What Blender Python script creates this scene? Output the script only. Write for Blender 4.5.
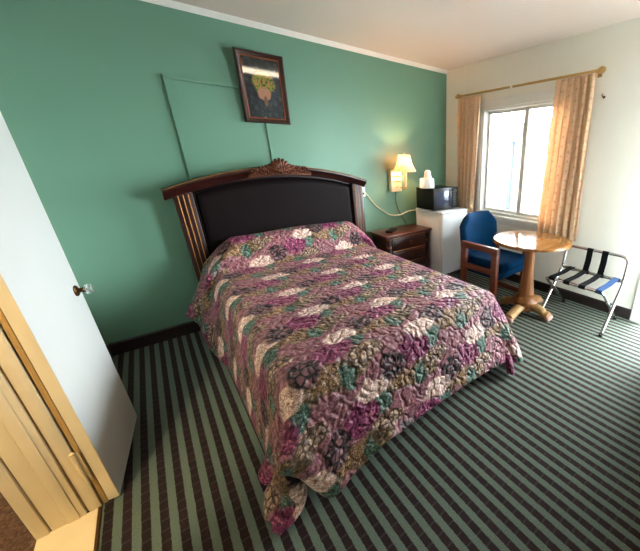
import bpy, bmesh, math, random
import numpy as np
from mathutils import Vector, Matrix
random.seed(7)
for _o in list(bpy.data.objects): bpy.data.objects.remove(_o)
SC = bpy.context.scene
COL = SC.collection
PI = math.pi
sin, cos = math.sin, math.cos

# ------------------------------------------------------------------ camera
H = 1.44
yaw, pitch, roll = math.radians(42.9), math.radians(20.61), math.radians(0.07)
FPX, PCX, PCY = 306.2, 440.6, 272.5
cam_d = bpy.data.cameras.new('camera'); cam = bpy.data.objects.new('camera', cam_d); COL.objects.link(cam)
fwd = Vector((sin(yaw)*cos(pitch), cos(yaw)*cos(pitch), -sin(pitch)))
rgt = Vector((cos(yaw), -sin(yaw), 0)); upv = rgt.cross(fwd)
r2 = rgt*cos(roll)+upv*sin(roll); u2 = -rgt*sin(roll)+upv*cos(roll)
M = Matrix((r2, u2, -fwd)).transposed().to_4x4(); M.translation = (0, 0, H)
cam.matrix_world = M
cam_d.sensor_fit = 'HORIZONTAL'; cam_d.sensor_width = 36
cam_d.lens = FPX/640*36
cam_d.shift_x = -(PCX-320)/640; cam_d.shift_y = (PCY-275.5)/640
cam_d.clip_start = 0.02
SC.camera = cam

# ------------------------------------------------------------------ world, lights, exposure
SC.view_settings.view_transform = 'Standard'; SC.view_settings.look = 'None'
SC.view_settings.gamma = 1; SC.view_settings.use_curve_mapping = False
SC.view_settings.exposure = 1.18
w = bpy.data.worlds.new('sky'); SC.world = w; w.use_nodes = True
w.node_tree.nodes['Background'].inputs[0].default_value = (0.90, 0.96, 1.0, 1)
w.node_tree.nodes['Background'].inputs[1].default_value = 19.0

def area(name, loc, direction, sx, sy, power, color, portal=False):
    d = bpy.data.lights.new(name, 'AREA'); d.shape = 'RECTANGLE'; d.size = sx; d.size_y = sy
    d.energy = power; d.color = color
    if portal: d.cycles.is_portal = True
    o = bpy.data.objects.new(name, d); COL.objects.link(o); o.location = loc
    o.rotation_euler = Vector(direction).to_track_quat('-Z', 'Y').to_euler()
    return o
area('window_portal', (3.20, 2.0, 1.38), (-1, 0, 0), 1.15, 1.25, 1, (1, 1, 1), True)
area('entrance_portal', (3.20, 0.08, 1.03), (-1, 0, 0), 1.0, 2.05, 1, (1, 1, 1), True)

# ------------------------------------------------------------------ mesh helpers
def BM(): return bmesh.new()
def xf(verts, m):
    for v in verts: v.co = m @ v.co
def box(bm, x0, x1, y0, y1, z0, z1, bev=0, seg=2):
    r = bmesh.ops.create_cube(bm, size=1)
    for v in r['verts']:
        v.co = Vector(((x0+x1)/2+v.co.x*(x1-x0), (y0+y1)/2+v.co.y*(y1-y0), (z0+z1)/2+v.co.z*(z1-z0)))
    if bev > 0:
        es = list({e for v in r['verts'] for e in v.link_edges})
        bmesh.ops.bevel(bm, geom=es, offset=bev, segments=seg, affect='EDGES', profile=0.5)
def prism(bm, pts, axis, a, b):
    """extrude 2D polygon pts between a and b along axis; 2D coords are the other two axes in order"""
    def P(p, t):
        if axis == 0: return (t, p[0], p[1])
        if axis == 1: return (p[0], t, p[1])
        return (p[0], p[1], t)
    A = [bm.verts.new(P(p, a)) for p in pts]; B = [bm.verts.new(P(p, b)) for p in pts]
    n = len(pts); fs = [bm.faces.new(A), bm.faces.new(B[::-1])]
    for i in range(n): fs.append(bm.faces.new((A[i], B[i], B[(i+1) % n], A[(i+1) % n])))
    bmesh.ops.recalc_face_normals(bm, faces=fs)
def lathe(bm, prof, c, seg=32, axis=2, sx=1, sy=1, flute=0, nfl=0):
    rings = []
    for r, h in prof:
        ring = []
        for i in range(seg):
            a = 2*PI*i/seg; rr = max(r, 1e-4)*(1+flute*cos(nfl*a))
            x, y = rr*cos(a)*sx, rr*sin(a)*sy
            p = {2: (c[0]+x, c[1]+y, c[2]+h), 1: (c[0]+x, c[1]+h, c[2]+y), 0: (c[0]+h, c[1]+x, c[2]+y)}[axis]
            ring.append(bm.verts.new(p))
        rings.append(ring)
    fs = []
    for k in range(len(rings)-1):
        for i in range(seg):
            j = (i+1) % seg
            fs.append(bm.faces.new((rings[k][i], rings[k][j], rings[k+1][j], rings[k+1][i])))
    fs.append(bm.faces.new(rings[0][::-1])); fs.append(bm.faces.new(rings[-1]))
    bmesh.ops.recalc_face_normals(bm, faces=fs)
def tube(bm, pts, r, seg=10, closed=False, flat=None):
    pts = [Vector(p) for p in pts]; n = len(pts)
    rs = r if isinstance(r, (list, tuple)) else [r]*n
    rings = []; prev = None
    for i in range(n):
        if closed: t = pts[(i+1) % n]-pts[i-1]
        else: t = pts[min(i+1, n-1)]-pts[max(i-1, 0)]
        t.normalize()
        if prev is None:
            ref = Vector((0, 0, 1)) if abs(t.z) < 0.9 else Vector((1, 0, 0))
            nn = t.cross(ref).normalized()
        else:
            nn = (prev-t*prev.dot(t)).normalized()
        prev = nn; b = t.cross(nn)
        fa, fb = flat if flat else (1, 1)
        rings.append([bm.verts.new(pts[i]+(nn*cos(2*PI*k/seg)*fa+b*sin(2*PI*k/seg)*fb)*rs[i]) for k in range(seg)])
    fs = []
    m = n if closed else n-1
    for i in range(m):
        A, B = rings[i], rings[(i+1) % n]
        for k in range(seg):
            fs.append(bm.faces.new((A[k], A[(k+1) % seg], B[(k+1) % seg], B[k])))
    if not closed: fs.append(bm.faces.new(rings[0][::-1])); fs.append(bm.faces.new(rings[-1]))
    bmesh.ops.recalc_face_normals(bm, faces=fs)
def smooth_path(pts, n=8, closed=False):
    """Catmull-Rom"""
    P = [Vector(p) for p in pts]; out = []
    N = len(P); rng = N if closed else N-1
    for i in range(rng):
        if closed: a, b, c, d = P[i-1], P[i], P[(i+1) % N], P[(i+2) % N]
        else: a, b, c, d = P[max(i-1, 0)], P[i], P[i+1], P[min(i+2, N-1)]
        for k in range(n):
            t = k/n
            out.append(0.5*((2*b)+(c-a)*t+(2*a-5*b+4*c-d)*t*t+(3*b-a-3*c+d)*t**3))
    if not closed: out.append(P[-1])
    return out
def round_corners(pts, r, n=6):
    P = [Vector(p) for p in pts]; out = [P[0]]
    for i in range(1, len(P)-1):
        a = (P[i-1]-P[i]); b = (P[i+1]-P[i]); ra = min(r, a.length*.49, b.length*.49)
        s = P[i]+a.normalized()*ra; e = P[i]+b.normalized()*ra
        for k in range(n+1):
            t = k/n; out.append((1-t)**2*s+2*t*(1-t)*P[i]+t*t*e)
    out.append(P[-1]); return out
def grid_mesh(bm, nx, ny, fn, wrap=False):
    V = [[bm.verts.new(fn(i, j)) for i in range(nx)] for j in range(ny)]
    for j in range(ny-1):
        for i in range(nx-1): bm.faces.new((V[j][i], V[j][i+1], V[j+1][i+1], V[j+1][i]))
    return V
ORG = {}
def obj(name, bm, m, parent=None, smooth=True, angle=40):
    if parent is not None:
        root = parent
        while root.parent: root = root.parent
        o0 = ORG.get(root.name, Vector((0, 0, 0)))
        if parent.type != 'EMPTY' or True:
            bmesh.ops.translate(bm, verts=bm.verts, vec=-o0)
    me = bpy.data.meshes.new(name); bm.to_mesh(me); bm.free()
    me.materials.append(m)
    o = bpy.data.objects.new(name, me); COL.objects.link(o)
    if parent is not None: o.parent = parent
    if smooth:
        for p in me.polygons: p.use_smooth = True
        try: me.set_sharp_from_angle(angle=math.radians(angle))
        except Exception: pass
    return o
def thing(name, label, cat, loc=(0, 0, 0), group=None, kind=None):
    o = bpy.data.objects.new(name, None); COL.objects.link(o)
    o.location = loc; o.empty_display_size = 0.05
    o['label'] = label
    if cat: o['category'] = cat
    if group: o['group'] = group
    if kind: o['kind'] = kind
    ORG[o.name] = Vector(loc)
    return o
def tag(o, label, cat, group=None):
    o['label'] = label; o['category'] = cat
    if group: o['group'] = group
    return o
def struct(name, bm, m, smooth=False, label=None):
    o = obj(name, bm, m, smooth=smooth); o['kind'] = 'structure'
    if label: o['label'] = label
    return o
def reorigin(o):
    """put a single-mesh thing's origin at its base"""
    me = o.data; cs = np.array([v.co[:] for v in me.vertices])
    c = Vector(((cs[:, 0].min()+cs[:, 0].max())/2, (cs[:, 1].min()+cs[:, 1].max())/2, cs[:, 2].min()))
    me.transform(Matrix.Translation(-c)); o.location = c
    return o

# ------------------------------------------------------------------ material helpers
def lin(c):
    """sRGB 0-255 -> linear"""
    out = []
    for v in c[:3]:
        v = v/255; out.append(v/12.92 if v <= .04045 else ((v+.055)/1.055)**2.4)
    return (*out, 1)
class NT:
    def __init__(s, name):
        s.m = bpy.data.materials.new(name); s.m.use_nodes = True
        s.t = s.m.node_tree; s.b = s.t.nodes['Principled BSDF']; s.out = s.t.nodes['Material Output']
    def n(s, typ, **kw):
        x = s.t.nodes.new(typ)
        for k, v in kw.items():
            if k in ('operation', 'blend_type', 'data_type', 'feature', 'noise_dimensions', 'distance', 'wave_type', 'bands_direction', 'voronoi_dimensions', 'interpolation_type', 'clamp', 'rings_direction'):
                setattr(x, k, v)
        return x
    def lk(s, a, b): s.t.links.new(a, b)
    def setin(s, sock, v):
        if hasattr(v, 'is_linked') or hasattr(v, 'links'): s.lk(v, sock)
        else: sock.default_value = v
    def math(s, op, a, b=None, c=None, clamp=False):
        x = s.n('ShaderNodeMath'); x.operation = op; x.use_clamp = clamp
        s.setin(x.inputs[0], a)
        if b is not None: s.setin(x.inputs[1], b)
        if c is not None: s.setin(x.inputs[2], c)
        return x.outputs[0]
    def mix(s, f, a, b, blend='MIX'):
        x = s.n('ShaderNodeMix'); x.data_type = 'RGBA'; x.blend_type = blend
        s.setin(x.inputs[0], f); s.setin(x.inputs[6], a); s.setin(x.inputs[7], b)
        return x.outputs[2]
    def ramp(s, f, stops, interp='LINEAR'):
        x = s.n('ShaderNodeValToRGB'); x.color_ramp.interpolation = interp
        e = x.color_ramp.elements
        while len(e) < len(stops): e.new(0.5)
        for i, (p, c) in enumerate(stops): e[i].position = p; e[i].color = c if len(c) == 4 else (*c, 1)
        s.setin(x.inputs[0], f); return x.outputs[0]
    def smooth(s, v, a, b):
        x = s.n('ShaderNodeMapRange'); x.interpolation_type = 'SMOOTHSTEP'
        s.setin(x.inputs[0], v); x.inputs[1].default_value = a; x.inputs[2].default_value = b
        return x.outputs[0]
    def coord(s, which='Object'):
        return s.n('ShaderNodeTexCoord').outputs[which]
    def mapping(s, vec, scale=(1, 1, 1), rot=(0, 0, 0), loc=(0, 0, 0)):
        x = s.n('ShaderNodeMapping'); s.lk(vec, x.inputs[0]); x.inputs[1].default_value = loc
        x.inputs[2].default_value = rot; x.inputs[3].default_value = scale; return x.outputs[0]
    def noise(s, vec, scale, detail=3, rough=.5, col=False, dist=0):
        x = s.n('ShaderNodeTexNoise'); s.lk(vec, x.inputs['Vector']); x.inputs['Scale'].default_value = scale
        x.inputs['Detail'].default_value = detail; x.inputs['Roughness'].default_value = rough
        x.inputs['Distortion'].default_value = dist
        return x.outputs[1 if col else 0]
    def vor(s, vec, scale, feature='F1', col=False, rnd=1):
        x = s.n('ShaderNodeTexVoronoi'); x.feature = feature; s.lk(vec, x.inputs['Vector'])
        x.inputs['Scale'].default_value = scale; x.inputs['Randomness'].default_value = rnd
        return x.outputs[1] if col else x.outputs[0]
    def bump(s, h, strength=.3, dist=.01, normal=None):
        x = s.n('ShaderNodeBump'); s.setin(x.inputs['Height'], h); x.inputs['Strength'].default_value = strength
        x.inputs['Distance'].default_value = dist
        if normal is not None: s.lk(normal, x.inputs['Normal'])
        s.lk(x.outputs[0], s.b.inputs['Normal']); return x.outputs[0]
    def base(s, c): s.setin(s.b.inputs['Base Color'], c)
    def set(s, **kw):
        for k, v in kw.items(): s.b.inputs[k.replace('_', ' ')].default_value = v
def plain(name, c, rough=.5, metal=0, var=.06, bump=0, bscale=60, spec=.5):
    t = NT(name); v = t.coord()
    n = t.noise(v, 8, 3)
    c = lin(c); a = tuple(x*(1-var) for x in c[:3])+(1,); b = tuple(min(1, x*(1+var)) for x in c[:3])+(1,)
    t.base(t.mix(n, a, b)); t.set(Roughness=rough, Metallic=metal); t.b.inputs['Specular IOR Level'].default_value = spec
    if bump: t.bump(t.noise(v, bscale, 3), bump, .003)
    return t.m
def wood(name, c1, c2, axis=0, rough=.35, scale=14, spec=.5):
    t = NT(name); v = t.coord()
    sc = [1, 1, 1]; sc[axis] = .08
    mp = t.mapping(v, tuple(x*scale for x in sc))
    n = t.noise(mp, 3, 5, .6, dist=.6)
    t.base(t.ramp(n, [(.3, lin(c1)), (.7, lin(c2))])); t.set(Roughness=rough)
    t.b.inputs['Specular IOR Level'].default_value = spec
    t.bump(n, .08, .002)
    return t.m

# wall paints
def paint(name, c, rough=.45, bump=.25, spec=.4, var=.03):
    t = NT(name); v = t.coord()
    big = t.noise(v, 1.3, 3); c = lin(c)
    t.base(t.mix(big, tuple(x*(1-var) for x in c[:3])+(1,), tuple(min(1, x*(1+var)) for x in c[:3])+(1,)))
    t.set(Roughness=rough); t.b.inputs['Specular IOR Level'].default_value = spec
    t.bump(t.noise(v, 130, 2), bump, .002)
    return t.m
M_green = paint('green wall paint', (106, 152, 131), .42)
M_cream = paint('cream wall paint', (240, 238, 226), .5)
M_ceil = paint('ceiling paint', (226, 210, 197), .26, .15, .5)
M_white = plain('white gloss paint', (232, 232, 226), .35, bump=.1)
M_door = plain('white door paint', (226, 232, 230), .4, var=.02, bump=.08, bscale=90)
M_jamb = plain('cream trim paint', (214, 196, 158), .45, var=.05, bump=.1)
M_jambdark = plain('tan trim paint', (186, 150, 92), .5, var=.1)
M_base = plain('dark vinyl baseboard', (34, 24, 22), .4)
M_mahog = wood('dark mahogany', (30, 10, 8), (58, 21, 15), 0, .32)
M_mahogv = wood('dark mahogany upright', (30, 10, 8), (56, 21, 15), 2, .34)
M_carve = plain('bronzed carving', (84, 42, 20), .34, .45, .55, .5, 70)
M_gold = plain('gilt line', (156, 106, 52), .4, .4, .15)
M_brass = plain('brass', (196, 162, 100), .35, .75, .1)
M_brassdark = plain('aged brass', (96, 66, 34), .4, .8, .2)
M_vinyl = plain('dark brown vinyl', (15, 8, 10), .55, bump=.3, bscale=150, var=.15, spec=.10)
M_oak = wood('oak', (122, 78, 36), (170, 118, 62), 0, .12, 10, .8)
M_oakv = wood('oak turned', (104, 62, 28), (150, 96, 48), 2, .35, 10)
M_chairw = wood('chair wood', (84, 40, 20), (122, 62, 32), 1, .35, 12)
M_blue = plain('blue upholstery', (1, 40, 70), .9, var=.3, bump=.5, bscale=220, spec=.06)
M_chrome = plain('chrome tube', (205, 208, 210), .16, 1, .02)
M_strap = plain('black webbing', (9, 9, 12), .8, bump=.4, bscale=300, spec=.2)
M_strapb = plain('blue black webbing', (22, 62, 108), .6, bump=.4, bscale=300)
M_rubber = plain('black rubber', (18, 18, 18), .6)
M_black = plain('black plastic', (7, 7, 9), .35, spec=.25)
M_fridge = plain('white enamel', (226, 232, 234), .3, var=.02, bump=.05)
M_plastic = plain('white plastic', (236, 236, 230), .35, var=.02)
M_cable = plain('cream cable', (226, 220, 190), .5)
M_cabledark = plain('brown cable', (96, 70, 40), .5)
M_claw = plain('gilded carved foot', (166, 132, 84), .55, .1, .6, .6, 60)
M_clawend = plain('worn pink foot tip', (176, 140, 126), .6, 0, .2)
M_matt = plain('mattress ticking', (210, 205, 196), .8)

def carpet():
    t = NT('striped carpet'); v = t.coord()
    sp = t.n('ShaderNodeSeparateXYZ'); t.lk(v, sp.inputs[0]); x, y = sp.outputs[0], sp.outputs[1]
    wob = t.math('MULTIPLY', t.math('SUBTRACT', t.noise(v, 60, 2), .5), .006)
    P = .0587
    ph = t.math('FRACT', t.math('DIVIDE', t.math('ADD', t.math('ADD', x, wob), .353+P*40), P))   # 0..0.5 dark
    col = t.math('FLOOR', t.math('DIVIDE', t.math('ADD', x, .353+P*40), P))
    d = t.math('ABSOLUTE', t.math('SUBTRACT', ph, .25))
    dark = t.math('SUBTRACT', 1, t.smooth(d, .235, .29))
    yy = t.math('ADD', y, t.math('MULTIPLY', col, .0))
    tick = t.math('ABSOLUTE', t.math('SUBTRACT', t.math('FRACT', t.math('DIVIDE', t.math('ADD', yy, 10), .052)), .5))
    tk = t.math('MULTIPLY', t.math('SUBTRACT', 1, t.smooth(tick, .03, .10)), .16)
    cell = t.n('ShaderNodeTexWhiteNoise'); cell.noise_dimensions = '2D'
    cb = t.n('ShaderNodeCombineXYZ'); t.lk(col, cb.inputs[0]); t.lk(t.math('FLOOR', t.math('DIVIDE', t.math('ADD', yy, 10+.026), .052)), cb.inputs[1])
    t.lk(cb.outputs[0], cell.inputs['Vector'])
    fine = t.ramp(t.noise(v, 200, 4, .75), [(.32, (0, 0, 0)), (.68, (1, 1, 1))]); big = t.noise(v, 3, 3)
    darkc = t.mix(cell.outputs[0], lin((28, 8, 9)), lin((40, 15, 17)))
    lightc = t.mix(fine, lin((70, 86, 74)), lin((130, 148, 132)))
    darkc = t.mix(tk, darkc, lightc)
    c = t.mix(dark, lightc, darkc)
    c = t.mix(t.math('MULTIPLY', fine, .35), c, lin((40, 36, 32)), 'MIX')
    t.base(c); t.set(Roughness=.85); t.b.inputs['Specular IOR Level'].default_value = .25
    t.b.inputs['Sheen Weight'].default_value = .06; t.b.inputs['Sheen Roughness'].default_value = .4
    hgt = t.math('ADD', fine, t.math('MULTIPLY', dark, -.6))
    t.bump(hgt, .55, .004)
    return t.m
M_carpet = carpet()

def spread_mat():
    t = NT('floral quilted bedspread'); uv = t.coord('UV')
    sp = t.n('ShaderNodeSeparateXYZ'); t.lk(uv, sp.inputs[0])
    # wobble the coordinates so the motifs have organic outlines
    nz = t.n('ShaderNodeTexNoise'); t.lk(uv, nz.inputs['Vector']); nz.inputs['Scale'].default_value = 17; nz.inputs['Detail'].default_value = 3
    sn = t.n('ShaderNodeSeparateXYZ'); t.lk(nz.outputs[1], sn.inputs[0])
    u = t.math('ADD', sp.outputs[0], t.math('MULTIPLY', t.math('SUBTRACT', sn.outputs[0], .5), .075))
    v = t.math('ADD', sp.outputs[1], t.math('MULTIPLY', t.math('SUBTRACT', sn.outputs[1], .5), .075))
    PU, PV = .363, .36
    def blob(u0, v0, a, b, soft=.12):
        k = t.math('FLOOR', t.math('ADD', t.math('DIVIDE', t.math('SUBTRACT', u, u0), PU), .5))
        du = t.math('SUBTRACT', t.math('SUBTRACT', u, u0), t.math('MULTIPLY', k, PU))
        vv = t.math('SUBTRACT', t.math('ADD', v, t.math('MULTIPLY', k, PV/2)), v0)
        kv = t.math('FLOOR', t.math('ADD', t.math('DIVIDE', vv, PV), .5))
        dv = t.math('SUBTRACT', vv, t.math('MULTIPLY', kv, PV))
        r = t.math('SQRT', t.math('ADD', t.math('POWER', t.math('DIVIDE', du, a), 2), t.math('POWER', t.math('DIVIDE', dv, b), 2)))
        return t.math('SUBTRACT', 1, t.smooth(r, 1-soft, 1+soft))
    cu = t.n('ShaderNodeCombineXYZ')
    t.lk(t.math('ADD', t.math('MULTIPLY', u, .5), t.math('MULTIPLY', sp.outputs[0], .5)), cu.inputs[0]); t.lk(t.math('ADD', t.math('MULTIPLY', v, .5), t.math('MULTIPLY', sp.outputs[1], .5)), cu.inputs[1])
    duv = cu.outputs[0]
    cells = t.vor(duv, 34, 'DISTANCE_TO_EDGE'); cellsf = t.vor(duv, 74, 'DISTANCE_TO_EDGE')
    cellv = t.vor(duv, 34, 'F1', True)
    cv = t.n('ShaderNodeSeparateColor'); t.lk(cellv, cv.inputs[0])
    rnd = cv.outputs[0]
    n2 = t.noise(uv, 60, 4, .65); n3 = t.noise(uv, 34, 4, .6, dist=1.8)
    line = t.math('SUBTRACT', 1, t.smooth(cells, .07, .18))
    linef = t.math('SUBTRACT', 1, t.smooth(cellsf, .02, .12))
    base = t.ramp(n2, [(.32, lin((72, 38, 46))), (.44, lin((150, 98, 110))), (.6, lin((186, 136, 142))), (.72, lin((112, 80, 76)))])
    c = base
    def lay(c, mask, colr, k=1.0): return t.mix(t.math('MULTIPLY', mask, k), c, colr)
    darkleaf = t.ramp(n3, [(.35, lin((52, 36, 32))), (.5, lin((118, 100, 70))), (.65, lin((176, 154, 118)))])
    c = lay(c, blob(.14, .26, .13, .055), darkleaf)
    c = lay(c, blob(.30, .10, .10, .05), darkleaf)
    tan = t.mix(linef, t.mix(n2, lin((206, 174, 134)), lin((148, 116, 82))), lin((76, 48, 32)))
    c = lay(c, blob(.06, -.085, .085, .045), tan)
    beige = t.mix(line, t.ramp(n2, [(.35, lin((166, 140, 114))), (.6, lin((216, 194, 168)))]), lin((104, 78, 66)))
    c = lay(c, blob(.27, -.055, .085, .042), beige)
    teal = t.mix(t.math('MULTIPLY', linef, .8), t.ramp(n2, [(.35, lin((58, 84, 74))), (.48, lin((104, 142, 126))), (.66, lin((150, 184, 166)))]), lin((20, 38, 36)))
    c = lay(c, blob(.265, .04, .052, .046), teal)
    c = lay(c, blob(.14, -.12, .036, .052), teal)
    mag = t.ramp(n3, [(.34, lin((56, 16, 40))), (.45, lin((128, 34, 88))), (.56, lin((156, 58, 112))), (.66, lin((206, 150, 164)))])
    c = lay(c, blob(.145, .035, .096, .066), mag)
    cream = t.mix(t.math('MULTIPLY', linef, .35), t.ramp(n2, [(.34, lin((150, 104, 96))), (.44, lin((228, 200, 188))), (.6, lin((250, 236, 226)))]), lin((170, 118, 110)))
    c = lay(c, blob(.235, .125, .095, .05), cream)
    dahl = t.mix(line, t.mix(rnd, lin((104, 72, 80)), lin((160, 118, 122))), lin((24, 12, 16)))
    # dark pen outlines everywhere
    pen = t.math('MULTIPLY', t.math('SUBTRACT', 1, t.smooth(t.math('ABSOLUTE', t.math('SUBTRACT', n3, .5)), .004, .034)), .8)
    c = t.mix(pen, c, lin((50, 28, 30)))
    c = lay(c, blob(0, 0, .070, .070), dahl)
    c = t.mix(.4, c, c, 'MULTIPLY')
    t.base(c); t.set(Roughness=.5); t.b.inputs['Specular IOR Level'].default_value = .35
    t.b.inputs['Sheen Weight'].default_value = .05
    q = t.math('ABSOLUTE', t.math('SUBTRACT', t.noise(uv, 15, 1.5, .5), .5)); q2 = t.smooth(q, 0, .13)
    n4 = t.noise(uv, 22, 4, .6)
    t.bump(t.math('ADD', t.math('MULTIPLY', q2, 1.0), t.math('MULTIPLY', n4, .8)), .75, .014)
    return t.m
M_spread = spread_mat()

def curtain_mat():
    t = NT('peach patterned curtain'); uv = t.coord('UV')
    v = t.mapping(uv, (1, 1, 1))
    sp = t.n('ShaderNodeSeparateXYZ'); t.lk(uv, sp.inputs[0]); u, vv = sp.outputs[0], sp.outputs[1]
    n = t.noise(uv, 9, 3); n2 = t.noise(uv, 34, 3)
    base = t.mix(n, lin((236, 200, 160)), lin((246, 222, 190)))
    # rows of small motifs
    mu = t.math('ABSOLUTE', t.math('SUBTRACT', t.math('FRACT', t.math('DIVIDE', u, .14)), .5))
    mv = t.math('ABSOLUTE', t.math('SUBTRACT', t.math('FRACT', t.math('ADD', t.math('DIVIDE', vv, .085), t.math('MULTIPLY', t.math('FLOOR', t.math('DIVIDE', u, .14)), .5))), .5))
    r = t.math('ADD', t.math('MULTIPLY', mu, 3.6), t.math('MULTIPLY', mv, 2.2))
    r = t.math('ADD', r, t.math('MULTIPLY', n2, .6))
    mot = t.math('SUBTRACT', 1, t.smooth(r, .62, .78))
    c = t.mix(t.math('MULTIPLY', mot, .30), base, lin((168, 110, 84)))
    stem = t.math('MULTIPLY', t.math('SUBTRACT', 1, t.smooth(t.math('ABSOLUTE', t.math('SUBTRACT', n2, .5)), .01, .05)), .22)
    c = t.mix(stem, c, lin((176, 128, 92)))
    t.base(c); t.set(Roughness=.8); t.b.inputs['Specular IOR Level'].default_value = .2
    tr = t.n('ShaderNodeBsdfTranslucent'); t.lk(c, tr.inputs[0])
    ms = t.n('ShaderNodeMixShader'); ms.inputs[0].default_value = .35
    t.lk(t.b.outputs[0], ms.inputs[1]); t.lk(tr.outputs[0], ms.inputs[2]); t.lk(ms.outputs[0], t.out.inputs[0])
    t.bump(t.noise(uv, 180, 2), .15, .002)
    return t.m
M_curtain = curtain_mat()

def glass_mat(name, rough=.02):
    t = NT(name)
    gl = t.n('ShaderNodeBsdfGlossy'); gl.inputs['Roughness'].default_value = rough
    tr = t.n('ShaderNodeBsdfTransparent'); tr.inputs[0].default_value = (.96, .98, .98, 1)
    fr = t.n('ShaderNodeFresnel'); fr.inputs[0].default_value = 1.45
    ms = t.n('ShaderNodeMixShader'); t.lk(fr.outputs[0], ms.inputs[0]); t.lk(tr.outputs[0], ms.inputs[1]); t.lk(gl.outputs[0], ms.inputs[2])
    t.lk(ms.outputs[0], t.out.inputs[0]); return t.m
M_glass = glass_mat('window glass')
def emis(name, c, s):
    t = NT(name); t.base((c[0], c[1], c[2], 1)); t.b.inputs['Emission Color'].default_value = (*c, 1); t.b.inputs['Emission Strength'].default_value = s
    return t.m

# ------------------------------------------------------------------ the room
XL, XR, YB, YN, ZC = -.515, 3.06, 3.19, -1.9, 2.44
WT = .13
b = BM(); box(b, -1.9, XR+.0, YN-.0, YB, -.05, 0); struct('floor', b, M_carpet, label='striped brown and green carpet')
b = BM(); box(b, XL-WT, XR+WT, YN-WT, YB+WT, ZC, ZC+.08); struct('ceiling', b, M_ceil)
b = BM(); box(b, XL-WT-1.4, XR+WT, YB, YB+WT, 0, ZC); struct('wall_back', b, M_green)
b = BM(); box(b, XL-WT-1.4, XR+WT, YN-WT, YN, 0, ZC); struct('wall_near', b, paint('taupe wall paint', (138, 136, 122), .5))
# window wall with window and entrance openings
WY0, WY1, WZ0, WZ1 = 1.44, 2.58, .78, 1.97
DY0, DY1, DZ = -.43, .56, 2.03
b = BM()
for (y0, y1, z0, z1) in ((WY1, YB, 0, ZC), (WY0, WY1, 0, WZ0), (WY0, WY1, WZ1, ZC), (DY1, WY0, 0, ZC), (DY0, DY1, DZ, ZC), (YN, DY0, 0, ZC)):
    box(b, XR, XR+WT, y0, y1, z0, z1)
box(b, XR-.006, XR+.01, 2.868, 2.882, 0, ZC)      # panel batten
bmesh.ops.remove_doubles(b, verts=b.verts, dist=1e-5)
struct('wall_right', b, M_cream)
# left wall with the closet opening
LY0, LY1 = .84, 1.70
b = BM()
for (y0, y1, z0, z1) in ((LY1, YB, 0, ZC), (LY0, LY1, 2.06, ZC), (YN, LY0, 0, ZC)):
    box(b, XL-WT, XL, y0, y1, z0, z1)
struct('wall_left', b, M_cream)
b = BM(); box(b, -1.95, -1.9, YN, YB, 0, ZC); struct('wall_closet', b, M_cream)
b = BM(); box(b, -1.95, XL-WT, YN-WT, YB+WT, ZC, ZC+.08); struct('ceiling_closet', b, M_ceil)
# trims
b = BM(); prism(b, [(YB, ZC), (YB-.032, ZC), (YB-.03, ZC-.008), (YB-.012, ZC-.026), (YB-.008, ZC-.036), (YB, ZC-.036)], 0, XL, XR-.001)
struct('trim_1', b, M_white, label='white cove moulding along the top of the green wall')
def basep(h=.105): return [(0, 0), (.014, 0), (.014, h-.012), (.006, h), (0, h)]
b = BM(); prism(b, [(YB-p, z) for p, z in basep()], 0, XL+.015, XR-.015); struct('baseboard_back', b, M_base)
b = BM(); prism(b, [(XR-p, z) for p, z in basep()], 1, .66, YB); struct('baseboard_right', b, M_base)
b = BM(); prism(b, [(XL+p, z) for p, z in basep()], 1, 1.78, YB-.016); struct('baseboard_left', b, M_base)
# painted-over battens on the green wall
b = BM()
prism(b, [(.268, 0.5), (.290, 0.5), (.290, 1.962), (.268, 1.98)], 1, YB-.020, YB+.001)
prism(b, [(.290, 1.962), (.90, 1.962), (.90, 1.984), (.268, 1.984)], 1, YB-.024, YB+.001)
box(b, .886, .904, YB-.015, YB+.001, 0.5, 1.962)
struct('trim_2', b, M_green, label='green painted batten outlining a covered panel on the green wall')
# entrance casing
b = BM()
box(b, XR-.02, XR+WT, DY1, DY1+.095, 0, DZ+.09, .004)
box(b, XR-.02, XR+WT, DY0-.095, DY0, 0, DZ+.09, .004)
box(b, XR-.02, XR+WT, DY0, DY1, DZ, DZ+.09, .004)
struct('door_3', b, M_white, label='white painted casing of the open entrance')

# unseen door leaf, added ajar to hold back part of the entrance daylight
ed = thing('blocker_door', 'unseen white door leaf added ajar to cut the entrance daylight', None, (3.05, DY0+.01, 0), kind='structure')
em = Matrix.Translation((3.05, DY0+.01, 0)) @ Matrix.Rotation(math.radians(39), 4, 'Z')
b = BM(); box(b, -.04, 0, 0, .96, .012, DZ-.01, .004); xf(b.verts, em); obj('door_leaf', b, M_door, ed)
b = BM(); lathe(b, [(0, 0), (.03, 0), (.03, -.006), (.012, -.012), (.012, -.03), (.026, -.042), (.028, -.056), (.018, -.068), (0, -.07)], (-.04, .89, .95), 20, 0); xf(b.verts, em); bmesh.ops.recalc_face_normals(b, faces=b.faces); obj('door_handle', b, M_brass, ed)

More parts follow.
